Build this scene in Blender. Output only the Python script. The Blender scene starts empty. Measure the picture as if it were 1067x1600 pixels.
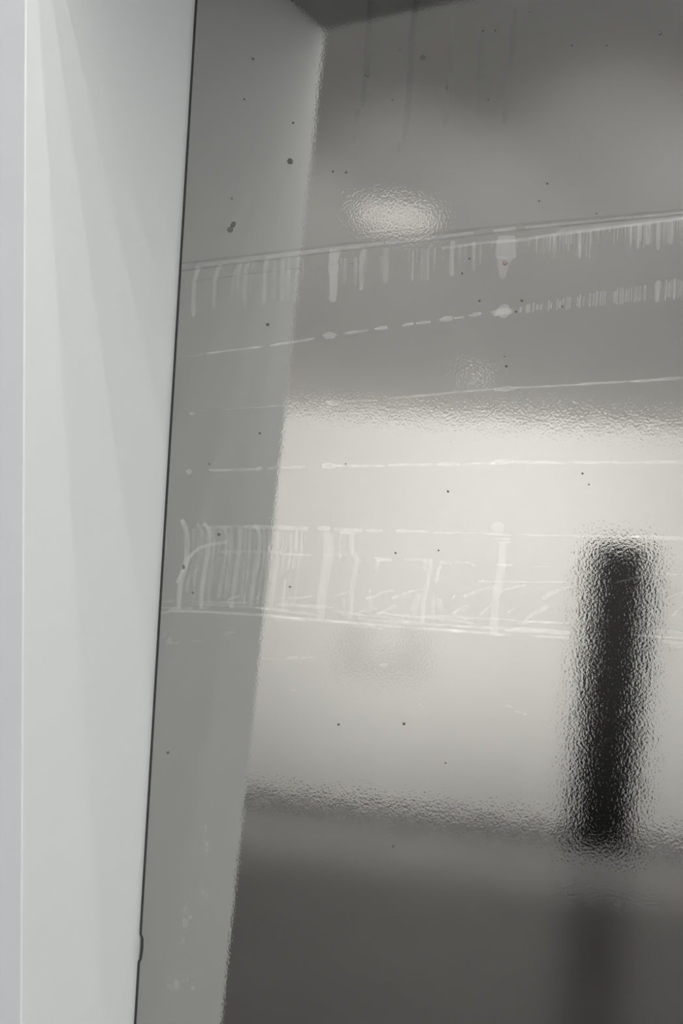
import bpy, bmesh, math, random
from mathutils import Vector, Matrix

# ------------------------------------------------------------------ camera
S = bpy.context.scene
COL = S.collection
YAW, PITCH, ROLL = math.radians(32.3844), math.radians(-0.5459), math.radians(0.3887)
FPX = 2112.4                       # focal length in pixels of the 1067x1600 frame
CAM = Vector((1.2, 0.0, 1.4))
FWD = Vector((-math.sin(YAW) * math.cos(PITCH), math.cos(YAW) * math.cos(PITCH), math.sin(PITCH)))
_R = Vector((math.cos(YAW), math.sin(YAW), 0))
_U = _R.cross(FWD)
RGT = _R * math.cos(ROLL) + _U * math.sin(ROLL)
UPV = _U * math.cos(ROLL) - _R * math.sin(ROLL)
cd = bpy.data.cameras.new('camera')
cd.sensor_fit = 'VERTICAL'
cd.sensor_height = 36.0
cd.sensor_width = 24.0
cd.lens = FPX / 1600 * 36.0
cd.clip_start = 0.05
cam = bpy.data.objects.new('camera', cd)
m = Matrix((RGT, UPV, -FWD)).transposed().to_4x4()
m.translation = CAM
cam.matrix_world = m
COL.objects.link(cam)
S.camera = cam

# ------------------------------------------------------------------ world, exposure
w = bpy.data.worlds.new('world')
S.world = w
w.use_nodes = True
w.node_tree.nodes['Background'].inputs[0].default_value = (0.5, 0.52, 0.55, 1)
w.node_tree.nodes['Background'].inputs[1].default_value = 0.3
S.view_settings.view_transform = 'Standard'
S.view_settings.look = 'None'
S.view_settings.gamma = 1.0
S.view_settings.use_curve_mapping = False
S.view_settings.exposure = 0.0
S.cycles.max_bounces = 10
S.cycles.diffuse_bounces = 5
S.cycles.glossy_bounces = 6
S.cycles.transparent_max_bounces = 32
S.cycles.sample_clamp_indirect = 6.0
S.cycles.blur_glossy = 0.5

# ------------------------------------------------------------------ light levels
WASH_W = 700.0         # each added light facing the far wall
WASH_OFF, WASH_AIM, WASH_CONE = 4.4, 2.3, 84.0
FAR_W, FAR_CONE, FAR_AIM = 1900.0, 42.0, 3.1   # added track spotlights thrown at the far wall
POOL_W = 560.0         # each added light over the floor before the far wall
UP_W = 245.0           # each added pendant uplight, thrown at the ceiling
SPOT_W = 32.0          # each spotlight on the track in front of the recess
WIN_W = 262.0          # added soft light, set at an unseen opening of the right wall
wl = bpy.data.lights.new('added_window_light', 'AREA')
wl.shape = 'RECTANGLE'; wl.size = 6.0; wl.size_y = 2.4; wl.energy = WIN_W; wl.color = (0.96, 0.985, 1.0)
wo = bpy.data.objects.new('added_window_light', wl)
wo.location = (6.93, -4.2, 1.35); wo.rotation_euler = (0, math.radians(90), 0)
COL.objects.link(wo)

# ------------------------------------------------------------------ geometry constants
CEIL = 4.27
FRONT_Y = 1.1744       # front face of the wall with the recess
SOFFIT = 2.213
THETA = math.radians(4.8026)
PANEL_Y = 1.43786 - 1.4 * math.tan(THETA)
PBASE = Vector((0, PANEL_Y, 0.001))
PUP = Vector((0, math.sin(THETA), math.cos(THETA)))
PN = Vector((0, -math.cos(THETA), math.sin(THETA)))
FAR_A = Vector((-7.46, -9.342))
FAR_SL = -0.369


def far_y(x):
    return FAR_A.y + (x - FAR_A.x) * FAR_SL


def on_panel(px, py):
    """photo pixel -> (u, v) in metres on the face of the leaning panel"""
    d = FWD + RGT * ((px - 533.5) / FPX) - UPV * ((py - 800) / FPX)
    t = (PBASE - CAM).dot(PN) / d.dot(PN)
    p = CAM + d * t
    return p.x, (p - PBASE).dot(PUP)


# ------------------------------------------------------------------ material helpers
def new_mat(name):
    mt = bpy.data.materials.new(name)
    mt.use_nodes = True
    nt = mt.node_tree
    nt.nodes.clear()
    out = nt.nodes.new('ShaderNodeOutputMaterial')
    return mt, nt, out


def paint(name, col, rough=0.6, var=0.02, scale=3.0, bump=0.0, bscale=300.0, spec=0.3, metal=0.0):
    mt, nt, out = new_mat(name)
    b = nt.nodes.new('ShaderNodeBsdfPrincipled')
    b.inputs['Roughness'].default_value = rough
    b.inputs['Specular IOR Level'].default_value = spec
    b.inputs['Metallic'].default_value = metal
    tc = nt.nodes.new('ShaderNodeTexCoord')
    nz = nt.nodes.new('ShaderNodeTexNoise')
    nz.inputs['Scale'].default_value = scale
    nz.inputs['Detail'].default_value = 4
    rp = nt.nodes.new('ShaderNodeValToRGB')
    rp.color_ramp.elements[0].position = 0.3
    rp.color_ramp.elements[1].position = 0.7
    rp.color_ramp.elements[0].color = tuple(max(0, c * (1 - var)) for c in col) + (1,)
    rp.color_ramp.elements[1].color = tuple(min(1, c * (1 + var)) for c in col) + (1,)
    nt.links.new(tc.outputs['Object'], nz.inputs['Vector'])
    nt.links.new(nz.outputs['Fac'], rp.inputs['Fac'])
    nt.links.new(rp.outputs['Color'], b.inputs['Base Color'])
    if bump:
        n2 = nt.nodes.new('ShaderNodeTexNoise')
        n2.inputs['Scale'].default_value = bscale
        n2.inputs['Detail'].default_value = 2
        bp = nt.nodes.new('ShaderNodeBump')
        bp.inputs['Distance'].default_value = bump
        nt.links.new(tc.outputs['Object'], n2.inputs['Vector'])
        nt.links.new(n2.outputs['Fac'], bp.inputs['Height'])
        nt.links.new(bp.outputs['Normal'], b.inputs['Normal'])
    nt.links.new(b.outputs[0], out.inputs[0])
    return mt


def emit(name, col, s):
    mt, nt, out = new_mat(name)
    e = nt.nodes.new('ShaderNodeEmission')
    e.inputs[0].default_value = col + (1,)
    e.inputs[1].default_value = s
    nt.links.new(e.outputs[0], out.inputs[0])
    return mt


def film(name, add, thru, nscale=(300, 40), lo=0.25):
    """dried glue film: lets the mirror through and adds a little white scatter;
    the vertex attribute 'dens' is the thickness of the film"""
    mt, nt, out = new_mat(name)
    N, Lk = nt.nodes, nt.links
    at = N.new('ShaderNodeAttribute'); at.attribute_name = 'dens'
    tc = N.new('ShaderNodeTexCoord')
    mp = N.new('ShaderNodeMapping')
    mp.inputs['Scale'].default_value = (nscale[0], 1, nscale[1])
    nz = N.new('ShaderNodeTexNoise'); nz.inputs['Scale'].default_value = 1.0
    nz.inputs['Detail'].default_value = 3
    mr = N.new('ShaderNodeMapRange')
    mr.inputs[1].default_value = 0.35; mr.inputs[2].default_value = 0.65
    mr.inputs[3].default_value = lo; mr.inputs[4].default_value = 1.0
    mu = N.new('ShaderNodeMath'); mu.operation = 'MULTIPLY'
    Lk.new(tc.outputs['Object'], mp.inputs[0]); Lk.new(mp.outputs[0], nz.inputs['Vector'])
    Lk.new(nz.outputs['Fac'], mr.inputs[0])
    Lk.new(mr.outputs[0], mu.inputs[0]); Lk.new(at.outputs['Fac'], mu.inputs[1])
    mt_t = N.new('ShaderNodeMix'); mt_t.data_type = 'RGBA'
    mt_t.inputs[6].default_value = (1, 1, 1, 1); mt_t.inputs[7].default_value = (thru, thru, thru, 1)
    Lk.new(mu.outputs[0], mt_t.inputs[0])
    tr = N.new('ShaderNodeBsdfTransparent'); Lk.new(mt_t.outputs[2], tr.inputs[0])
    if add > 0:
        mt_d = N.new('ShaderNodeMix'); mt_d.data_type = 'RGBA'
        mt_d.inputs[6].default_value = (0, 0, 0, 1); mt_d.inputs[7].default_value = (add, add, add * 0.99, 1)
        Lk.new(mu.outputs[0], mt_d.inputs[0])
        df = N.new('ShaderNodeBsdfDiffuse'); Lk.new(mt_d.outputs[2], df.inputs[0])
        ad = N.new('ShaderNodeAddShader')
        Lk.new(tr.outputs[0], ad.inputs[0]); Lk.new(df.outputs[0], ad.inputs[1])
        Lk.new(ad.outputs[0], out.inputs[0])
    else:
        Lk.new(tr.outputs[0], out.inputs[0])
    return mt


def mirror_metal():
    mt, nt, out = new_mat('polished_metal')
    N, Lk = nt.nodes, nt.links
    g = N.new('ShaderNodeBsdfPrincipled')
    g.inputs['Base Color'].default_value = (0.445, 0.436, 0.416, 1)
    g.inputs['Metallic'].default_value = 1.0
    g.inputs['Roughness'].default_value = 0.03
    g.inputs['Specular IOR Level'].default_value = 0.0
    g.inputs['Specular Tint'].default_value = (0.5, 0.49, 0.47, 1)
    tc = N.new('ShaderNodeTexCoord')
    # orange-peel relief of the lacquer
    n1 = N.new('ShaderNodeTexNoise'); n1.inputs['Scale'].default_value = 320.0
    n1.inputs['Detail'].default_value = 2.0; n1.inputs['Roughness'].default_value = 0.5
    n2 = N.new('ShaderNodeTexNoise'); n2.inputs['Scale'].default_value = 38.0
    n2.inputs['Detail'].default_value = 1.0
    b1 = N.new('ShaderNodeBump'); b1.inputs['Distance'].default_value = 3.95e-5
    b2 = N.new('ShaderNodeBump'); b2.inputs['Distance'].default_value = 4.0e-5
    for n in (n1, n2):
        Lk.new(tc.outputs['Object'], n.inputs['Vector'])
    Lk.new(n1.outputs['Fac'], b1.inputs['Height'])
    Lk.new(n2.outputs['Fac'], b2.inputs['Height'])
    Lk.new(b2.outputs['Normal'], b1.inputs['Normal'])
    Lk.new(b1.outputs['Normal'], g.inputs['Normal'])
    Lk.new(g.outputs[0], out.inputs[0])
    return mt


def concrete():
    mt, nt, out = new_mat('polished_concrete')
    N, Lk = nt.nodes, nt.links
    tc = N.new('ShaderNodeTexCoord')
    nz = N.new('ShaderNodeTexNoise'); nz.inputs['Scale'].default_value = 1.3; nz.inputs['Detail'].default_value = 5
    rp = N.new('ShaderNodeValToRGB')
    rp.color_ramp.elements[0].color = (0.085, 0.085, 0.085, 1); rp.color_ramp.elements[1].color = (0.125, 0.125, 0.123, 1)
    Lk.new(tc.outputs['Object'], nz.inputs['Vector']); Lk.new(nz.outputs['Fac'], rp.inputs['Fac'])
    df = N.new('ShaderNodeBsdfDiffuse'); Lk.new(rp.outputs['Color'], df.inputs['Color'])
    gl = N.new('ShaderNodeBsdfGlossy'); gl.inputs['Roughness'].default_value = 0.20
    gl.inputs['Color'].default_value = (1, 1, 1, 1)
    fr = N.new('ShaderNodeFresnel'); fr.inputs['IOR'].default_value = 1.3
    mu = N.new('ShaderNodeMath'); mu.operation = 'MULTIPLY'; mu.inputs[1].default_value = 0.27   # worn, patchy sealer
    Lk.new(fr.outputs[0], mu.inputs[0])
    mx = N.new('ShaderNodeMixShader')
    Lk.new(mu.outputs[0], mx.inputs[0]); Lk.new(df.outputs[0], mx.inputs[1]); Lk.new(gl.outputs[0], mx.inputs[2])
    Lk.new(mx.outputs[0], out.inputs[0])
    return mt


M = {
    'wall': paint('white_wall_paint', (0.80, 0.815, 0.81), 0.55, 0.004, 1.5, 2e-5, 400),
    'front': paint('white_paint_cool_light', (0.78, 0.79, 0.815), 0.55, 0.004, 1.5, 2e-5, 400),  # same white paint; the cooler light on this face is put into its colour
    'hall': paint('hall_wall_paint', (0.82, 0.818, 0.803), 0.6, 0.01, 1.2),
    'ceil': paint('ceiling_paint', (0.84, 0.838, 0.825), 0.7, 0.01, 1.0),
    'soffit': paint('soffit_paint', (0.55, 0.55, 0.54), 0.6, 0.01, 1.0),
    'floor': concrete(),
    'mirror': mirror_metal(),
    'dark_edge': paint('darkened_cut_edge', (0.045, 0.045, 0.043), 0.6, 0.2, 60),
    'black': paint('black_lacquer', (0.005, 0.005, 0.0052), 0.5, 0.2, 3, 0, 300, 0.1),
    'pale': paint('pale_grey_lacquer', (0.70, 0.70, 0.685), 0.5, 0.02, 3),
    'fixture': paint('white_lamp_housing', (0.75, 0.75, 0.74), 0.4, 0.02, 10),
    'lampblack': paint('black_lamp_housing', (0.03, 0.03, 0.03), 0.4, 0.1, 10),
    'opal': emit('opal_lamp_glow', (1.0, 0.99, 0.96), 1.15),
    'opal_dim': emit('small_lamp_glow', (1.0, 0.99, 0.96), 1.7),
    'up_glow': emit('added_uplight_glow', (1.0, 0.99, 0.97), 3.0),  # glow of the added uplights
    'bulb': emit('spot_bulb_glow', (1.0, 0.98, 0.95), 6.0),
    'glow_pane': emit('added_window_glow', (0.93, 0.97, 1.0), 1.0),  # glow of the added, unseen window
    'film': film('dried_glue_film', 0.205, 0.97, (300, 40), 0.35),
    'film_h': film('dried_glue_line', 0.26, 0.97, (60, 400), 0.2),
    'film_thick': film('thick_glue_film', 0.24, 0.93, (200, 60), 0.6),
    'film_haze': film('faint_haze_film', 0.10, 0.998, (700, 350), 0.0),
    'groove': film('dark_line_film', 0.0, 0.88, (30, 400), 0.5),
    'drip': film('dark_drip_film', 0.0, 0.90, (100, 20), 0.6),
    'speck': paint('brown_grey_grime', (0.15, 0.147, 0.13), 0.8, 0.25, 400),
    'speck_red': paint('rusty_grime', (0.33, 0.25, 0.22), 0.8, 0.25, 400),
    'speck_pale': paint('pale_grime', (0.5, 0.48, 0.46), 0.8, 0.1, 400),
}


# ------------------------------------------------------------------ mesh helpers
def link(name, me, mat, parent=None, kind=None):
    o = bpy.data.objects.new(name, me)
    COL.objects.link(o)
    if mat is not None and not me.materials:
        me.materials.append(mat)
    if parent is not None:
        o.parent = parent
    if kind:
        o['kind'] = kind
    return o


def mesh_obj(name, verts, faces, mat, parent=None, kind=None, smooth=False):
    me = bpy.data.meshes.new(name)
    me.from_pydata([tuple(v) for v in verts], [], faces)
    me.update()
    if smooth:
        for p in me.polygons:
            p.use_smooth = True
    return link(name, me, mat, parent, kind)


def prism(name, poly, z0, z1, mat, parent=None, kind=None):
    n = len(poly)
    v = [(x, y, z0) for x, y in poly] + [(x, y, z1) for x, y in poly]
    f = [tuple(range(n - 1, -1, -1)), tuple(range(n, 2 * n))]
    f += [(i, (i + 1) % n, n + (i + 1) % n, n + i) for i in range(n)]
    return mesh_obj(name, v, f, mat, parent, kind)


def box(name, a, b, mat, parent=None, kind=None, bevel=0.0):
    bm = bmesh.new()
    bmesh.ops.create_cube(bm, size=1)
    for v in bm.verts:
        v.co = Vector([(a[i] + b[i]) / 2 + v.co[i] * (b[i] - a[i]) for i in range(3)])
    if bevel:
        bmesh.ops.bevel(bm, geom=list(bm.edges), offset=bevel, segments=2, affect='EDGES')
    me = bpy.data.meshes.new(name)
    bm.to_mesh(me); bm.free()
    return link(name, me, mat, parent, kind)


def lathe(name, prof, mat, parent=None, seg=32):
    v, f = [], []
    for r, z in prof:
        for i in range(seg):
            a = 2 * math.pi * i / seg
            v.append((r * math.cos(a), r * math.sin(a), z))
    for j in range(len(prof) - 1):
        for i in range(seg):
            k = (i + 1) % seg
            f.append((j * seg + i, j * seg + k, (j + 1) * seg + k, (j + 1) * seg + i))
    f.append(tuple(range(seg - 1, -1, -1)))
    f.append(tuple((len(prof) - 1) * seg + i for i in range(seg)))
    return mesh_obj(name, v, f, mat, parent)


def thing(name, label, cat, loc=(0, 0, 0), rot=(0, 0, 0), group=None):
    o = bpy.data.objects.new(name, None)
    o.empty_display_size = 0.2
    COL.objects.link(o)
    o.location = loc
    o.rotation_euler = rot
    o['label'] = label
    o['category'] = cat
    if group:
        o['group'] = group
    return o


def copy_thing(src, loc, rot, label):
    c = src.copy(); COL.objects.link(c)
    c.location = loc; c.rotation_euler = rot; c['label'] = label
    for ch in src.children:
        d = ch.copy(); COL.objects.link(d); d.parent = c
        for g in ch.children:
            e = g.copy(); COL.objects.link(e); e.parent = d
    return c


def structure(o, label, cat):
    o['kind'] = 'structure'; o['label'] = label; o['category'] = cat
    return o


# ------------------------------------------------------------------ the room
X0, X1 = -10.0, 7.0
RX1 = 3.4              # far end of the recess
BACK_Y = 1.525
structure(prism('floor', [(X0, far_y(X0)), (X1, far_y(X1)), (X1, BACK_Y + .2), (X0, BACK_Y + .2)], -0.1, 0.0, M['floor']),
          'dark polished concrete floor of the hall', 'floor')
structure(prism('ceiling', [(X0, far_y(X0)), (X1, far_y(X1)), (X1, FRONT_Y), (X0, FRONT_Y)], CEIL, CEIL + 0.15, M['ceil']),
          'grey white ceiling of the hall', 'ceiling')
structure(prism('wall_far', [(X0 - .2, far_y(X0 - .2)), (X1 + .2, far_y(X1 + .2)), (X1 + .2, far_y(X1 + .2) - .2), (X0 - .2, far_y(X0 - .2) - .2)][::-1],
                0, CEIL + .15, M['hall']), 'brightly lit far wall mirrored in the metal panel', 'wall')
structure(box('wall_left', (X0 - .2, far_y(X0), 0), (X0, FRONT_Y, CEIL + .15), M['hall']), 'white left wall of the hall', 'wall')
structure(box('wall_right', (X1, far_y(X1), 0), (X1 + .2, FRONT_Y, CEIL + .15), M['hall']), 'white right wall of the hall', 'wall')
win = thing('added_window', 'added wide window with white frame in the right wall of the hall', 'window', (X1, -4.2, 1.35))  # unseen window, added as a soft source for the near walls
win['kind'] = 'structure'
box('pane', (-.03, -3.0, -1.2), (-.02, 3.0, 1.2), M['glow_pane'], win)
for z0, z1 in ((-1.28, -1.20), (1.20, 1.28)):
    box('frame_rail', (-.06, -3.08, z0), (0, 3.08, z1), M['fixture'], win, bevel=.004)
for y0 in (-3.08, -1.04, 1.0, 3.0):
    box('frame_post', (-.06, y0, -1.20), (0, y0 + .08, 1.20), M['fixture'], win, bevel=.004)
# wall with the recess: front face left of the recess, its return (side of the recess), lintel, right part, back
c = 0.0016             # chamfer of the plastered corner
structure(prism('wall_front', [(X0, FRONT_Y), (-c, FRONT_Y), (-c, FRONT_Y + .02), (X0, FRONT_Y + .02)], 0, CEIL + .15, M['front']),
          'white wall face tinted for cooler light, at the left edge, in front of the recess', 'wall')
structure(prism('wall_side', [(-c, FRONT_Y), (0, FRONT_Y + c), (0, BACK_Y + .2), (-.15, BACK_Y + .2), (-.15, FRONT_Y + .02), (-c, FRONT_Y + .02)],
                0, SOFFIT, M['wall']), 'white side wall of the recess crossed by soft fan shaped shadows', 'wall')
structure(box('wall_lintel', (-c, FRONT_Y, SOFFIT + .004), (RX1, BACK_Y + .2, CEIL + .15), M['front']), 'white wall above the recess', 'wall')
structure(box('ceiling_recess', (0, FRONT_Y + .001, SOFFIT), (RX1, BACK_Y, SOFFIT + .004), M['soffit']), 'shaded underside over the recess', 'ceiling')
structure(box('wall_front_right', (RX1, FRONT_Y, 0), (X1, BACK_Y + .2, CEIL + .15), M['front']), 'white wall face right of the recess', 'wall')
structure(box('wall_back', (0, BACK_Y, 0), (RX1, BACK_Y + .2, SOFFIT), M['wall']), 'white back wall of the recess behind the panel', 'wall')

# ------------------------------------------------------------------ the leaning metal panel
PW, PH, PT = 3.2, 2.18, 0.008
panel = thing('metal_panel', 'large polished metal panel leaning in the recess, streaked with dried glue', 'metal panel',
              PBASE, (-THETA, 0, 0))
EDGE = 0.0052


def notch(off):
    # outline of the left edge from the bottom up, with the small dent low down
    pts = [(off, 0.0)]
    for px, py, s in ((212, 1503, 0.0), (213, 1496, .0028), (214, 1480, .0042), (215, 1464, .0036), (215, 1458, 0.0)):
        pts.append((off + s, on_panel(px, py)[1]))
    pts.append((off, PH))
    return pts


lft = notch(0.0005 + EDGE)
poly = lft + [(PW, PH), (PW, 0.0)]
n = len(poly)
v = [(x, 0, z) for x, z in poly] + [(x, PT, z) for x, z in poly]
f = [tuple(range(n - 1, -1, -1)), tuple(range(n, 2 * n))] + [(i, (i + 1) % n, n + (i + 1) % n, n + i) for i in range(n)]
mesh_obj('sheet', v, f, M['mirror'], panel)
a, b = notch(0.0005), lft
k = len(a)
v = [(x, 0.0015, z) for x, z in a] + [(x, -0.0004, z) for x, z in b] + [(x, PT, z) for x, z in a] + [(x, PT, z) for x, z in b]
f = []
for i in range(k - 1):
    f += [(i, k + i, k + i + 1, i + 1), (i, i + 1, 2 * k + i + 1, 2 * k + i), (k + i, 3 * k + i, 3 * k + i + 1, k + i + 1)]
e = mesh_obj('cut_edge', v, f, M['dark_edge'], panel)
e['label'] = 'dark cut edge with a small dent'

rnd = random.Random(7)
_lay = [0]


def smooth_path(pts, per=5):
    if len(pts) < 3:
        (x0, y0), (x1, y1) = pts
        q = max(2, int(math.hypot(x1 - x0, y1 - y0) / 12) + 1)
        return [(x0 + (x1 - x0) * i / q, y0 + (y1 - y0) * i / q) for i in range(q + 1)]
    P = [pts[0]] + list(pts) + [pts[-1]]
    out = []
    for i in range(1, len(P) - 2):
        p0, p1, p2, p3 = P[i - 1:i + 3]
        for s in range(per):
            t = s / per
            out.append(tuple(0.5 * (2 * p1[j] + (p2[j] - p0[j]) * t + (2 * p0[j] - 5 * p1[j] + 4 * p2[j] - p3[j]) * t * t
                                    + (3 * p1[j] - p0[j] - 3 * p2[j] + p3[j]) * t ** 3) for j in range(2)))
    out.append(pts[-1])
    return out


def stroke(name, pts, wid, mat, d0=1.0, d1=1.0, taper=(0.7, 0.7), jit=0.15, label=None):
    """a thin ribbon of dried film lying on the panel; pts are photo pixels, wid in pixels"""
    path = smooth_path(pts)
    if not isinstance(wid, (tuple, list)):
        wid = (wid, wid)
    verts, dens, faces = [], [], []
    _lay[0] += 1
    lift = 0.00012 + 0.0000012 * _lay[0]
    m_ = len(path)
    for i, (x, y) in enumerate(path):
        t = i / (m_ - 1)
        xa, ya_ = path[max(0, i - 1)]; xb, yb = path[min(m_ - 1, i + 1)]
        dx, dy = xb - xa, yb - ya_
        ln = math.hypot(dx, dy) or 1
        nx, ny = -dy / ln, dx / ln
        ww = (wid[0] * (1 - t) + wid[1] * t) * (1 + rnd.uniform(-jit, jit))
        if i == 0: ww *= taper[0]
        if i == m_ - 1: ww *= taper[1]
        dd = d0 * (1 - t) + d1 * t
        for s, hh, q in ((-.5, 0, .75), (0, .00008, 1.0), (.5, 0, .75)):
            u, vv = on_panel(x + nx * ww * s, y + ny * ww * s)
            verts.append((max(u, EDGE + .001), -lift - hh, vv)); dens.append(dd * q)
        if i:
            o = 3 * i
            faces += [(o - 3, o - 2, o + 1, o), (o - 2, o - 1, o + 2, o + 1)]
    me = bpy.data.meshes.new(name)
    me.from_pydata(verts, [], faces)
    at = me.attributes.new('dens', 'FLOAT', 'POINT')
    at.data.foreach_set('value', dens)
    ob = link(name, me, mat, panel)
    if label:
        ob['label'] = label
    return ob


def patch(name, cx, cy, rx, ry, mat, d=1.0, rot=0.0, seg=14, rough=0.25):
    """an irregular patch of film, dense in the middle and thin at its rim"""
    _lay[0] += 1
    lift = 0.00012 + 0.0000012 * _lay[0]
    verts, dens = [(*on_panel(cx, cy),)], [d]
    for ring, q in ((0.55, 0.85), (1.0, 0.0 if mat is M['film_haze'] else 0.55)):
        for i in range(seg):
            a_ = 2 * math.pi * i / seg
            r = ring * (1 + rnd.uniform(-rough, rough) * ring)
            x, y = r * rx * math.cos(a_), r * ry * math.sin(a_)
            verts.append(on_panel(cx + x * math.cos(rot) - y * math.sin(rot), cy + x * math.sin(rot) + y * math.cos(rot)))
            dens.append(d * q)
    fs = [(0, 1 + i, 1 + (i + 1) % seg) for i in range(seg)]
    fs += [(1 + i, 1 + seg + i, 1 + seg + (i + 1) % seg, 1 + (i + 1) % seg) for i in range(seg)]
    me = bpy.data.meshes.new(name)
    me.from_pydata([(max(u, EDGE + .001), -lift, vv) for u, vv in verts], [], fs)
    at = me.attributes.new('dens', 'FLOAT', 'POINT')
    at.data.foreach_set('value', dens)
    return link(name, me, mat, panel)


def spot(cx, cy, rx, ry=None, mat=None, rot=0.0, ring=False):
    """a small dome of grime stuck to the panel"""
    ry = ry or rx
    rx *= .88; ry *= .88
    seg = 10
    verts, fs = [], []
    rings = ((1.0, 0.00002), (0.7, 0.0005), (0.35, 0.0007))
    for rr, hh in rings:
        for i in range(seg):
            a_ = 2 * math.pi * i / seg
            r = rr * (1 + rnd.uniform(-.14, .14))
            x, y = r * rx * math.cos(a_), r * ry * math.sin(a_)
            u, vv = on_panel(cx + x * math.cos(rot) - y * math.sin(rot), cy + x * math.sin(rot) + y * math.cos(rot))
            verts.append((u, -hh - 0.0002, vv))
    for j in range(2):
        for i in range(seg):
            k_ = (i + 1) % seg
            fs.append((j * seg + i, j * seg + k_, (j + 1) * seg + k_, (j + 1) * seg + i))
    ob_m = mat or M['speck']
    if ring:
        o = mesh_obj('grime_spot', verts, fs, ob_m, panel)
        mesh_obj('spot_core', [(x, y - .0001, z) for x, y, z in verts[2 * seg:]], [tuple(range(seg))], M['speck_pale'], o)
        return o
    fs.append(tuple(range(2 * seg, 3 * seg)))
    return mesh_obj('grime_spot', verts, fs, ob_m, panel)


F, FH, FT = M['film'], M['film_h'], M['film_thick']

# -- first line: a pressed double groove with pale fringe and drips below it
G1 = [(283, 412), (480, 388), (620, 372), (790, 353), (940, 340), (1075, 327)]
G2 = [(283, 423), (480, 398.5), (700, 373), (790, 362), (900, 351), (1075, 335)]
stroke('pressed_groove', G1, 4.5, M['groove'], .8, .8, jit=.3)
stroke('pressed_groove', G2, 3.0, M['groove'], 1.0, 1.0, jit=.3)
stroke('pressed_groove', [(300, 440), (380, 429), (500, 416), (560, 410)], 2.0, M['groove'], .5, .3)


def yline(L_, x):
    for (x0, y0), (x1, y1) in zip(L_, L_[1:]):
        if x <= x1:
            return y0 + (y1 - y0) * (x - x0) / (x1 - x0)
    return L_[-1][1]


for x0, x1, w_, d_ in ((306, 340, 5, .35), (345, 410, 5, .4), (415, 520, 6, .6), (522, 600, 6, .7), (602, 672, 5, .7),
                       (674, 740, 5, .8), (770, 806, 5, .9), (820, 905, 4, .6), (905, 985, 4, .6), (990, 1040, 4, .8), (1040, 1072, 4, .8)):
    ym = lambda x: (yline(G1, x) + yline(G2, x)) / 2 + .5
    stroke('residue_line', [(x0, ym(x0)), (x1, ym(x1))], w_, FH, d_, d_)
stroke('residue_line', [(690, 388), (760, 379), (812, 375), (870, 366), (960, 355), (1075, 340)], 5, FH, .6, .9, jit=.25)
stroke('residue_line', [(870, 362), (960, 352), (1030, 343), (1075, 338)], 8, F, .5, .6, jit=.2)

# drips: top point, bend, bottom, width, strength
for pts, w_, d0, d1 in (
        ([(310, 416), (306, 432), (303, 446), (302, 495)], 7, .9, .6),
        ([(344, 411), (338, 430), (335.5, 440), (334, 482)], 6, .7, .3),
        ([(374, 412), (366, 430), (363, 460)], 5, .3, .1),
        ([(378, 408), (373, 428), (371, 458)], 5, .5, .2),
        ([(390, 408), (384, 425), (382, 482)], 7, .6, .2),
        ([(397, 410), (392, 430), (391, 462)], 5, .25, .1),
        ([(418, 404), (414, 426), (412, 474)], 7, .7, .3),
        ([(430, 408), (428, 468)], 6, .3, .1), ([(442, 402), (440, 472)], 8, .5, .2),
        ([(452, 402), (450, 470)], 6, .3, .1), ([(466, 402), (462, 462)], 7, .5, .2), ([(474, 405), (472, 440)], 4, .4, .2),
        ([(524, 390), (521, 410), (521, 445), (519.5, 472)], (17, 11), 1, .8),
        ([(540, 404), (538, 444)], 6, .6, .2), ([(533, 404), (532, 425)], 3, .6, .3),
        ([(556, 402), (556, 448)], 5, .6, .3), ([(572, 390), (566, 402), (564, 453)], 8, .9, .7),
        ([(572, 400), (571, 425)], 4, .4, .2), ([(604, 388), (603, 410), (602, 442)], 9, .8, .5), ([(596, 400), (596, 430)], 6, .4, .1),
        ([(646, 390), (644, 438)], 4.5, .7, .4), ([(640, 392), (639, 425)], 5, .3, .1), ([(652, 390), (651, 410)], 3, .4, .2),
        ([(660, 388), (659, 437)], 5, .6, .4), ([(676, 382), (669, 392), (668, 438)], 5, .8, .5), ([(680, 386), (678, 424)], 3, .7, .3),
        ([(664, 390), (663, 437)], 3, .5, .4), ([(693, 385), (693, 405)], 3, .6, .3), ([(708, 376), (706, 400), (706, 431)], 7, .9, .8),
        ([(719, 384), (717, 420)], 6, .5, .1), ([(727, 382), (726, 415)], 5, .5, .1), ([(741, 378), (740, 400), (740, 424)], 6, .8, .4),
        ([(751, 380), (750, 414)], 3, .6, .3), ([(769, 377), (768, 396)], 2.5, .4, .2)):
    stroke('residue_drip', pts, w_, F if max(w_ if isinstance(w_, tuple) else (w_,)) < 15 else FT, d0, d1, (.8, .6), .12)
stroke('residue_drip', [(791, 368), (791, 376), (790, 404)], (26, 32), FT, .95, .7, (.5, .9), .06, 'broad pale drip with a ragged foot')
stroke('residue_drip', [(788, 402), (786, 414), (785, 436)], (26, 8), FT, .7, .55, (1, .8), .06)
x = 808.0
while x < 1066:
    yt = yline([(690, 389), (870, 366), (960, 355), (1075, 340)], x) - 1
    ln = rnd.uniform(12, 30) if rnd.random() < .5 else rnd.uniform(28, 44)
    if 930 < x < 955: ln *= .55
    stroke('residue_drip', [(x + 1, yt), (x, yt + ln)], rnd.choice((1.8, 2.2, 3, 3.8)), F, rnd.uniform(.35, 1.0), rnd.uniform(.15, .7), (1, .7), .15)
    x += rnd.choice((3.2, 4.0, 5.0, 7.0)) if x > 840 else rnd.choice((8, 11))
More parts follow.
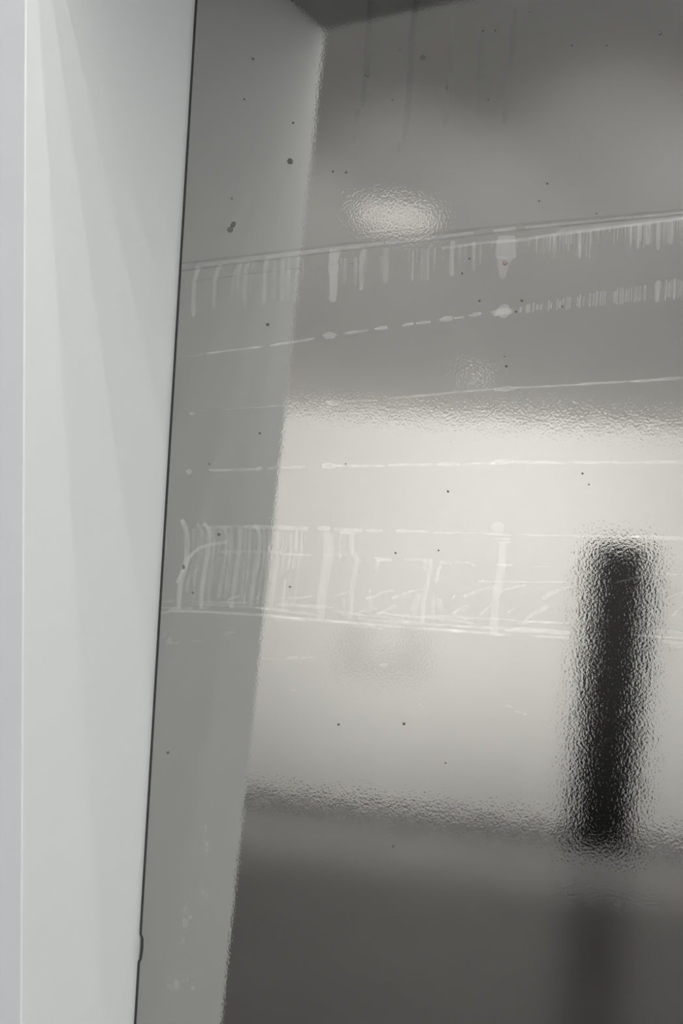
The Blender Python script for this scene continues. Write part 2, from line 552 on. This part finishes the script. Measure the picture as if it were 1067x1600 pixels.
for x, w_, ln in ((985, 4, 36), (996, 3.5, 40), (1028, 7, 44), (1012, 10, 34), (1047, 10, 38), (905, 4, 42), (921, 3, 44)):
    yt = yline([(690, 389), (870, 366), (960, 355), (1075, 340)], x)
    stroke('residue_drip', [(x + 1, yt), (x, yt + ln)], w_, F, .9, .6)

# -- second line
for p, q, w_, d_ in (((286, 558), (318, 553), 2.5, .4), ((322, 552), (350, 549), 3, .7), ((350, 549), (412, 541), 3, .8), ((421, 540), (450, 536), 4, .9),
                     ((450, 536), (491, 529), 3.5, .9), ((535, 521), (560, 518), 5, .8), ((560, 518), (576, 516), 4, .7), ((585, 514), (606, 512), 7, .9),
                     ((628, 509), (646, 505), 6, .9), ((650, 505), (673, 503), 8, .9), ((686, 500), (707, 497), 8, .9), ((709, 497), (725, 495), 5, .8),
                     ((731, 493), (752, 490), 7, .8)):
    stroke('residue_line', [p, q], w_, FH, d_, d_, (.4, .6), .3)
patch('residue_blob', 516, 524, 11, 6, FT, .9, -.15)
patch('residue_blob', 786, 487, 14, 10, FT, .9, -.1)
patch('residue_blob', 786, 487, 22, 5, FT, .7, -.12)
x = 813.0
while x < 1067:
    t = (x - 813) / 254
    yc = 484 - 33 * t
    hh = 5 + 11 * t + rnd.uniform(-2, 3)
    if rnd.random() < .82:
        stroke('residue_tick', [(x + 1, yc - hh), (x, yc), (x - .5, yc + hh * .85)], rnd.choice((2.2, 3, 4)), F, rnd.uniform(.5, .9), rnd.uniform(.5, 1), (.6, .6))
    x += rnd.choice((3.6, 4.6, 6.0))
stroke('residue_drip', [(1029, 438), (1028, 460), (1026, 473)], (9, 4), F, .8, .8)

# -- third, fourth and fifth lines
patch('residue_blob', 300, 646, 5, 3, FH, .6)
for p, q, w_, d_ in (((310, 643), (400, 637), 2, .3), ((400, 637), (470, 631), 2.5, .45), ((506, 630), (533, 627), 6, .9), ((536, 627), (580, 625), 3, .8),
                     ((592, 625), (640, 620), 3, .7), ((640, 620), (700, 614), 3.5, .8), ((700, 614), (775, 608), 3, .8), ((772, 609), (808, 606), 8, .9),
                     ((806, 606), (900, 601), 3.5, .9), ((900, 601), (1000, 595), 4, 1.0), ((985, 597), (1072, 590), 5, 1.0)):
    stroke('residue_line', [p, q], w_, FH, d_, d_, (.6, .6), .25)
patch('residue_blob', 295, 737, 5, 4, FT, .7)
for p, q, w_, d_ in (((326, 735), (405, 733), 5, .45), ((400, 733), (411, 732), 6, .8), ((417, 732), (436, 731), 5, .5), ((440, 731), (480, 729), 4, .8),
                     ((503, 728), (525, 728), 10, 1), ((524, 728), (604, 728), 5, 1), ((606, 727), (680, 726), 4, .9), ((682, 726), (720, 725), 6, .9),
                     ((724, 725), (775, 724), 5, .9), ((768, 723), (802, 721), 9, 1), ((800, 722), (900, 723), 6, 1), ((900, 723), (1000, 723), 5, .9), ((1000, 723), (1072, 722), 5, .9)):
    stroke('residue_line', [p, q], w_, FH, d_, d_, (.6, .6), .25)
for p, q, w_, d_ in (((322, 824), (380, 823), 5, .4), ((380, 823), (434, 824), 6, .6), ((434, 824), (481, 826), 8, .9), ((496, 825), (516, 826), 9, 1), ((522, 827), (566, 829), 7, .9),
                     ((572, 829), (598, 829), 6, .9), ((618, 829), (668, 831), 5, .9), ((678, 832), (720, 833), 3.5, .9), ((726, 833), (770, 834), 3, .9),
                     ((768, 835), (800, 835), 4, .9), ((804, 836), (880, 837), 3, .8), ((880, 837), (1000, 839), 3.5, .9), ((990, 838), (1072, 842), 8, 1)):
    stroke('residue_line', [p, q], w_, FH, d_, d_, (.6, .7), .25)
patch('residue_blob', 779, 824, 12, 8, FT, 1.0, .08, 14, .12)

# -- bars of the box on the left
for pts, w_, d0, d1 in (
        ([(284, 812), (290, 826), (292.5, 845), (291, 872), (285, 898), (281, 918), (279.5, 952)], 8, .9, 1.0),
        ([(258, 826), (259, 850), (258, 862)], 5, .5, .3),
        ([(303, 826), (302, 856)], 6, .45, .2), ([(277, 836), (277, 850)], 5, .3, .1),
        ([(308, 818), (315, 830), (315, 860), (311, 892)], 6, .6, .3), ([(304, 890), (303, 935)], 4, .4, .2), ([(295, 900), (293, 925)], 5, .35, .1),
        ([(318, 818), (327, 830), (325.5, 858), (319, 898), (315, 925), (314, 952)], 7, .85, .6),
        ([(335, 828), (333, 870), (328, 905), (326, 940)], 4, .4, .3), ([(345, 826), (343, 860), (337, 905)], 3, .3, .3),
        ([(348, 824), (354, 834), (352, 868), (346, 905), (341, 935)], 5, .5, .5),
        ([(360, 826), (358, 870), (352, 925)], 3, .3, .3),
        ([(375, 822), (374, 856), (367, 905), (361, 950)], 7, .6, .5), ([(384, 826), (382, 880), (376, 945)], 3, .35, .3), ([(391, 826), (389, 870), (381, 945)], 3, .35, .35),
        ([(396, 820), (405, 832), (404, 868), (397, 906), (391, 948)], 7, .7, .6), ([(412, 826), (411, 880), (402, 945)], 4, .3, .3), ([(421, 826), (419, 870), (411, 945)], 4, .3, .3),
        ([(434, 830), (433, 870), (424, 950)], 6, .5, .4), ([(443, 830), (440, 900)], 4, .4, .3), ([(455, 830), (454, 862), (450, 892)], 4.5, .9, .4), ([(463, 830), (462, 868), (458, 890)], 7, .7, .3),
        ([(471, 832), (471, 870)], 3.5, .8, .5), ([(477, 836), (476, 860)], 3, .5, .3), ([(446, 905), (441, 955)], 4, .5, .7), ([(453, 925), (452, 955)], 5, .4, .2)):
    stroke('residue_bar', pts, w_, F, d0, d1, (.8, .8), .08)
stroke('residue_curve', [(276, 911), (287, 890), (297, 870), (311, 857), (328, 851), (357, 847)], 5, FT, .8, .6)
for i in range(34):
    x = rnd.uniform(296, 470)
    y0 = rnd.uniform(822, 850); y1 = rnd.uniform(890, 955)
    stroke('residue_hairline', [(x, y0), (x - .3, (y0 + y1) / 2 - 10), (x - 8, y1)], rnd.uniform(1.2, 2.6), F, rnd.uniform(.12, .4), rnd.uniform(.12, .4), jit=.2)
# -- bars further right
for pts, w_, mt_, d0, d1 in (
        ([(513, 831), (513, 868), (508, 902), (502, 938), (501, 968)], (17, 14), FT, .9, .75),
        ([(533, 832), (532, 878)], 4, F, .6, .5), ([(549, 834), (550, 858), (557, 874), (555, 895), (550, 922), (547, 968)], 8, F, .9, .7),
        ([(538, 836), (537, 858)], 5, F, .4, .2), ([(563, 872), (561, 895)], 4, F, .5, .2), ([(569, 872), (568, 880)], 4, F, .5, .2),
        ([(592, 874), (589, 884), (586, 895)], 7, F, .9, .2), ([(578, 920), (579, 958)], 4, F, .6, .4), ([(538, 935), (537, 965)], 5, F, .4, .3),
        ([(673, 872), (672, 890), (667, 915), (662, 940), (660, 972)], (6, 8), F, 1, .8), ([(664, 872), (666, 880), (664, 892)], 9, F, .5, .3),
        ([(689, 883), (684, 895), (682, 910)], 5, F, .9, .7), ([(678, 925), (676, 970)], 8, F, .5, .4), ([(686, 935), (692, 972)], 10, F, .4, .4),
        ([(655, 928), (647, 950), (645, 975)], (8, 18), F, .5, .4),
        ([(786, 847), (785, 872), (781, 905), (775, 935), (771, 990)], (11, 15), FT, 1.0, .9)):
    stroke('residue_bar', pts, w_, mt_, d0, d1, (.9, .8), .06)
for pts, w_, d_ in (([(532, 832), (556, 833)], 4, .8), ([(776, 847), (798, 847)], 3, 1), ([(770, 841), (798, 842)], 3, .6), ([(632, 874), (666, 875)], 6, .6), ([(687, 878), (706, 881)], 8, .8),
                    ([(710, 878), (735, 879)], 3, .6), ([(736, 880), (740, 884)], 4, .7), ([(774, 882), (800, 883)], 4, .9), ([(830, 885), (862, 886)], 2, .7), ([(600, 874), (612, 875)], 5, .6),
                    ([(584, 872), (601, 875)], 7, .7), ([(440, 866), (487, 867)], 3, .8), ([(500, 866), (540, 868)], 2, .5), ([(340, 862), (440, 863)], 6, .25),
                    ([(745, 908), (758, 907)], 5, 1), ([(758, 909), (890, 909)], 2.2, .8), ([(960, 911), (1040, 892)], 3, .3), ([(1020, 896), (1072, 898)], 4, .5)):
    stroke('residue_line', pts, w_, FH, d_, d_, (.5, .8), .2)
# scraped arcs
for pts, w_, d_ in (([(724, 932), (738, 927), (752, 920), (772, 917)], 5, .9), ([(779, 930), (788, 922), (803, 918), (822, 914)], 4, .9), ([(749, 961), (758, 954), (767, 946)], 3, .8),
                    ([(620, 934), (634, 927), (648, 922), (662, 921)], 4, .8), ([(706, 935), (713, 928)], 3, .8), ([(707, 960), (718, 951), (732, 946)], 4, .8), ([(722, 955), (738, 946)], 3, .7),
                    ([(695, 951), (704, 946)], 3, .7), ([(820, 970), (832, 960), (845, 953), (858, 947)], (4, 10), .9), ([(848, 936), (858, 928), (872, 922), (890, 917)], (9, 4), .9),
                    ([(572, 935), (584, 932), (598, 926), (618, 922)], 4, .9), ([(612, 935), (630, 928), (652, 922)], 4, .8), ([(588, 960), (602, 954), (618, 946)], 5, .8), ([(470, 935), (492, 930)], 3, .8), ([(478, 934), (494, 928)], 2, .7),
                    ([(355, 938), (364, 934), (375, 931)], 3, .7), ([(398, 936), (408, 930)], 3, .6), ([(318, 951), (327, 946), (337, 943)], 4, .6), ([(288, 953), (302, 949)], 4, .5),
                    ([(250, 958), (262, 956), (275, 949)], 5, .6), ([(250, 940), (274, 938)], 5, .4), ([(812, 929), (820, 926)], 5, .6), ([(1050, 962), (1066, 950)], 6, .5), ([(1040, 935), (1066, 925)], 4, .4),
                    ([(520, 932), (545, 925)], 3, .6), ([(438, 935), (480, 934)], 4, .6), ([(560, 956), (590, 950)], 7, .5), ([(792, 957), (806, 950)], 3, .6)):
    stroke('residue_scrape', pts, w_, F, d_, d_ * .8, (.5, .5), .15)
# bundle of long lines at the foot of the box
for pts, w_, d_ in (([(268, 955), (340, 957), (430, 963), (490, 968), (560, 974), (640, 981)], 4, .8), ([(420, 962), (486, 970)], 4, .9), ([(500, 970), (590, 977)], 4, .8), ([(430, 968), (470, 971)], 3, .7),
                    ([(640, 981), (700, 985), (790, 992)], 5, .9), ([(700, 985), (745, 988)], 4, .8), ([(775, 992), (800, 992)], 5, .8), ([(790, 984), (840, 986), (890, 989)], 6, .9),
                    ([(830, 994), (890, 997)], 5, .8), ([(300, 944), (400, 949), (480, 957)], 3, .45), ([(300, 940), (390, 942)], 3, .4), ([(400, 950), (500, 962)], 3, .6), ([(430, 944), (520, 949)], 5, .5),
                    ([(600, 960), (700, 968), (740, 974)], 3, .7), ([(660, 962), (740, 966)], 5, .8), ([(620, 970), (690, 976), (770, 981)], 4, .7), ([(640, 975), (740, 980), (820, 986)], 3, .6),
                    ([(740, 965), (870, 973)], 3, .7), ([(808, 973), (826, 974)], 6, .8), ([(826, 972), (890, 974)], 4, .7), ([(780, 980), (870, 985)], 5, .8), ([(590, 958), (640, 962)], 4, .7),
                    ([(520, 955), (620, 966)], 4, .5), ([(560, 966), (640, 975)], 3, .6), ([(540, 977), (600, 982)], 3, .8), ([(1020, 985), (1072, 990)], 8, .5), ([(1030, 1000), (1072, 1008)], 6, .6), ([(1045, 1010), (1072, 1012)], 4, .6),
                    ([(990, 992), (1072, 998)], 4, .6), ([(250, 949), (300, 951)], 4, .3)):
    stroke('residue_line', pts, w_, FH, d_, d_ * .9, (.5, .6), .25)
# faint leftovers below
for pts, w_, d_ in (([(404, 1030), (446, 1028)], 3, .4), ([(447, 1028), (465, 1027)], 6, .7), ([(470, 1029), (493, 1026)], 5, .7), ([(593, 1039), (607, 1038)], 4, .8), ([(620, 1054), (628, 1053)], 3, .6),
                    ([(453, 1077), (462, 1079)], 4, .6), ([(655, 1098), (664, 1107)], 5, .5), ([(788, 1101), (800, 1106)], 4, .5), ([(804, 1110), (825, 1117)], 4, .5), ([(530, 1050), (536, 1046)], 3, .5),
                    ([(345, 990), (372, 988)], 4, .25), ([(300, 1002), (330, 998)], 3, .2), ([(260, 1006), (285, 1004)], 4, .2)):
    stroke('residue_scrape', pts, w_, F, d_, d_, (.5, .5), .4)
for cx, cy, rx, ry, k_ in ((322, 1312, 9, 34, 9), (290, 1440, 9, 30, 9), (321, 1402, 6, 7, 3), (282, 1540, 22, 14, 7), (255, 1000, 12, 8, 4)):
    for _ in range(k_):
        patch('haze_fleck', cx + rnd.gauss(0, .5) * rx, cy + rnd.gauss(0, .5) * ry, rnd.uniform(2.5, 6), rnd.uniform(3, 9), M['film_haze'],
              rnd.uniform(.35, .8), rnd.uniform(-.5, .5), 9, .4)

# -- dark drips above the first line
for pts, w_, d0, d1 in (([(579, 0), (574, 80), (566, 168)], 9, .9, .5), ([(651, 0), (643, 60), (638, 150), (631, 222)], 9, 1.0, .4), ([(708, 20), (703, 110), (695, 200)], 8, .45, .1),
                        ([(757, 40), (748, 120), (740, 195)], 8, .45, .1), ([(806, 10), (798, 90), (787, 195)], 8, .6, .1), ([(560, 170), (553, 225)], 8, .3, .1), ([(626, 222), (620, 245)], 7, .25, .1)):
    stroke('dark_drip', pts, w_, M['drip'], d0, d1, (1, .5), .1)

# -- grime spots
for s in ((574, 117, 4), (661, 90, 4.4), (696, 137, 2.4), (453, 252, 5.2, 6), (418, 507, 3), (458, 192, 2), (395, 92, 2.2), (520, 268, 2), (541, 269, 2), (733, 404, 1.8), (722, 427, 1.9), (815, 470, 2.4),
          (806, 487, 2), (749, 470, 2), (791, 572, 2.4), (788, 557, 1.4), (855, 287, 1.9), (842, 314, 1.6), (827, 18, 2), (754, 48, 2), (774, 48, 1.5), (893, 71, 1.6), (763, 155, 2), (625, 78, 1.5), (406, 677, 1.9),
          (342, 835, 2.8), (287, 886, 3, 5), (262, 1176, 2.4), (529, 1132, 2.2), (631, 1131, 2.6), (910, 740, 1.9), (614, 1322, 2.6), (327, 725, 1.6), (453, 917, 2), (696, 1192, 1.6), (362, 310, 2), (382, 155, 1.8),
          (618, 864, 1.8), (301, 926, 2.2), (700, 768, 2), (920, 757, 1.4), (948, 71, 1.3), (613, 156, 1.4), (540, 270, 1.5), (879, 479, 2), (932, 334, 1.5), (685, 860, 1.4), (540, 725, 1.4)):
    spot(*s)
spot(364, 351, 4.6, 6.0, rot=.4)
spot(359.5, 359, 5.0, 6.0, rot=.5)
spot(1031, 52, 3.2, ring=True)
spot(789, 411, 4.6, mat=M['speck_red'], ring=True)

# ------------------------------------------------------------------ things of the hall seen in the panel, then unseen lamps
ang = math.atan(FAR_SL)
# tall black pillar
pil = thing('black_pillar', 'tall dark rectangular pillar standing before the bright far wall', 'pillar', (-3.43, -9.33, 0), (0, 0, ang))
box('plinth', (-.29, -.29, 0), (.29, .29, .06), M['black'], pil, bevel=.006)
box('shaft', (-.27, -.27, .06), (.27, .27, 2.74), M['black'], pil, bevel=.012)
box('cap', (-.28, -.28, 2.74), (.28, .28, 2.77), M['black'], pil, bevel=.006)

# pale tray with raised ends on the far wall
tx = -6.22
tray = thing('wall_tray', 'pale grey tray with raised ends mounted on the far wall', 'wall tray', (tx, far_y(tx) + .003, 1.38), (0, 0, ang))
box('base_board', (-.48, 0, 0), (.48, .03, .22), M['pale'], tray, bevel=.006)
box('end_board', (-.46, .0, .22), (-.16, .028, .58), M['pale'], tray, bevel=.006)
box('end_board', (.18, .0, .22), (.46, .028, .58), M['pale'], tray, bevel=.006)


ORD = ('first', 'second', 'third', 'fourth', 'fifth', 'sixth', 'seventh', 'eighth', 'ninth')


# opal disc lamps on the ceiling
def disc_lamp(loc, r, label, glow):
    t = thing('ceiling_lamp', label, 'ceiling lamp', loc, group='disc lamps on the hall ceiling')
    lathe('housing', [(r + .02, 0), (r + .02, -.012), (r + .005, -.016), (r, -.012)], M['fixture'], t, 40)
    lathe('diffuser', [(r, -.012), (r * .96, -.018), (r * .5, -.022), (r * .1, -.023)], glow, t, 40)
    return t


disc_lamp((-3.27, -4.43, CEIL), .27, 'large glowing disc lamp on the ceiling over the middle of the hall', M['opal'])
disc_lamp((-4.68, -8.40, CEIL), .09, 'small dim disc lamp on the ceiling near the far wall', M['opal_dim'])


def aimed_spot(name, parent, frm, to, energy, cone, blend, soft, color):
    """a lamp's own light; frm and to are world points, parent sits unrotated"""
    l = bpy.data.lights.new(name, 'SPOT')
    l.energy = energy; l.spot_size = math.radians(cone); l.spot_blend = blend
    l.shadow_soft_size = soft; l.color = color
    o = bpy.data.objects.new(name, l)
    COL.objects.link(o)
    o.parent = parent
    o.location = Vector(frm) - Vector(parent.location)
    o.rotation_euler = (Vector(to) - Vector(frm)).to_track_quat('-Z', 'Y').to_euler()
    return o


# added, unseen recessed downlights washing the right of the far wall
nrm = Vector((-FAR_SL, 1)).normalized()
for i, (x, tx_) in enumerate(((1.0, 0.8), (3.0, 2.6), (5.0, 4.4))):
    px, py = x + nrm.x * WASH_OFF, far_y(x) + nrm.y * WASH_OFF
    t = thing('added_downlight', 'added flush ceiling light of the row facing the far wall, %s toward the right wall' % ORD[i], 'added_downlight', (px, py, CEIL), (0, 0, 0), 'added downlights in a row facing the far wall')
    lathe('trim_ring', [(.075, 0), (.075, -.004), (.055, -.006), (.055, -.002)], M['fixture'], t, 24)
    aimed_spot('lamp_light', t, (px, py, CEIL - .02), (tx_, far_y(tx_), WASH_AIM), WASH_W, WASH_CONE, 0.9, .12, (1, .997, .987))

# downlights added to pool light on the floor before the far wall
for i, x in enumerate((-8.4, -6.8, -5.2, -3.6, -2.0)):
    px, py = x + nrm.x * 3.2, far_y(x) + nrm.y * 3.2
    t = thing('added_downlight', 'added flush ceiling light over the floor before the far wall, %s from the left wall' % ORD[i], 'added_downlight', (px, py, CEIL), (0, 0, 0), 'added downlights over the floor before the far wall')
    lathe('trim_ring', [(.075, 0), (.075, -.004), (.055, -.006), (.055, -.002)], M['fixture'], t, 24)
    aimed_spot('lamp_light', t, (px, py, CEIL - .02), (px, py, 0), POOL_W, 76.0, .75, .05, (1, .997, .987))

# an added, unseen track whose spotlights brighten the far wall
added_track = box('lamp_track', (-2.6, -.22, CEIL - .03), (1.4, -.18, CEIL), M['fixture'])
added_track['label'] = 'added white lamp track on the ceiling parallel to the front wall'; added_track['category'] = 'lamp track'
for i, (x, tx_) in enumerate(((-2.2, -6.8), (-1.1, -5.6), (0.0, -4.3), (1.0, -3.0))):
    t = thing('spotlight', 'added black spotlight on the track parallel to the front wall, %s from its left end' % ORD[i], 'spotlight', (x, -0.2, CEIL - .03), (0, 0, 0), 'added spotlights thrown at the far wall')
    lathe('stem', [(.012, 0), (.012, -.80)], M['lampblack'], t, 12)
    lathe('head', [(.03, -.76), (.06, -.78), (.062, -.87), (.05, -.87), (.045, -.85)], M['lampblack'], t, 20)
    aimed_spot('lamp_light', t, (x, -0.2, CEIL - .95), (tx_, far_y(tx_), FAR_AIM), FAR_W, FAR_CONE, 1.0, .05, (1, .997, .987))

# hanging uplights added out of view to brighten the ceiling
for x, y, lab in ((1.1, -3.4, 'added long white pendant uplight over the right of the hall'), (-7.6, -3.4, 'added long white pendant uplight near the left wall of the hall')):
    t = thing('added_uplight', lab, 'added pendant lamp', (x, y, CEIL), (0, 0, 0), 'added pendant uplights of the hall')
    box('trough', (-.08, -1.5, -1.86), (.08, 1.5, -1.8), M['fixture'], t, bevel=.006)
    box('glow_tube', (-.05, -1.45, -1.8), (.05, 1.45, -1.785), M['up_glow'], t)
    for yy in (-1.2, 1.2):
        box('wire', (-.002, yy - .002, -1.8), (.002, yy + .002, 0), M['lampblack'], t)
    l = bpy.data.lights.new('lamp_light', 'AREA')
    l.shape = 'RECTANGLE'; l.size = .1; l.size_y = 2.9; l.energy = UP_W; l.color = (1, .997, .987)
    o = bpy.data.objects.new('lamp_light', l); COL.objects.link(o)
    o.parent = t; o.location = (0, 0, -1.76); o.rotation_euler = (math.pi, math.radians(48 if x > 0 else -40), 0)

# spotlights on a track in front of the recess
track = box('lamp_track', (1.66, -1.5, CEIL - .03), (1.70, FRONT_Y - .05, CEIL), M['fixture'])
track['label'] = 'white lamp track on the ceiling in front of the recess'; track['category'] = 'lamp track'
LZ = CEIL - .36
for i, (sl, pw) in enumerate(zip((.097, .217, .355, .474, .60, .74, .90, 1.10, 1.35), (1.15, 1.0, .85, .6, .4, .35, .3, .3, .3))):
    ly = FRONT_Y - sl * (LZ - SOFFIT)
    t = thing('spotlight', 'black spotlight on the track before the recess, %s from the front wall' % ORD[i], 'spotlight', (1.68, ly, CEIL - .03), (0, 0, 0), 'spotlights on the ceiling track')
    lathe('stem', [(.012, 0), (.012, -.20)], M['lampblack'], t, 12)
    lathe('head', [(.02, -.18), (.04, -.19), (.042, -.30), (.038, -.30), (.036, -.27)], M['lampblack'], t, 20)
    aimed_spot('lamp_light', t, (1.68, ly, LZ), (0, 1.3, 1.3), SPOT_W * pw, 80, .6, .006, (1, .995, .975))
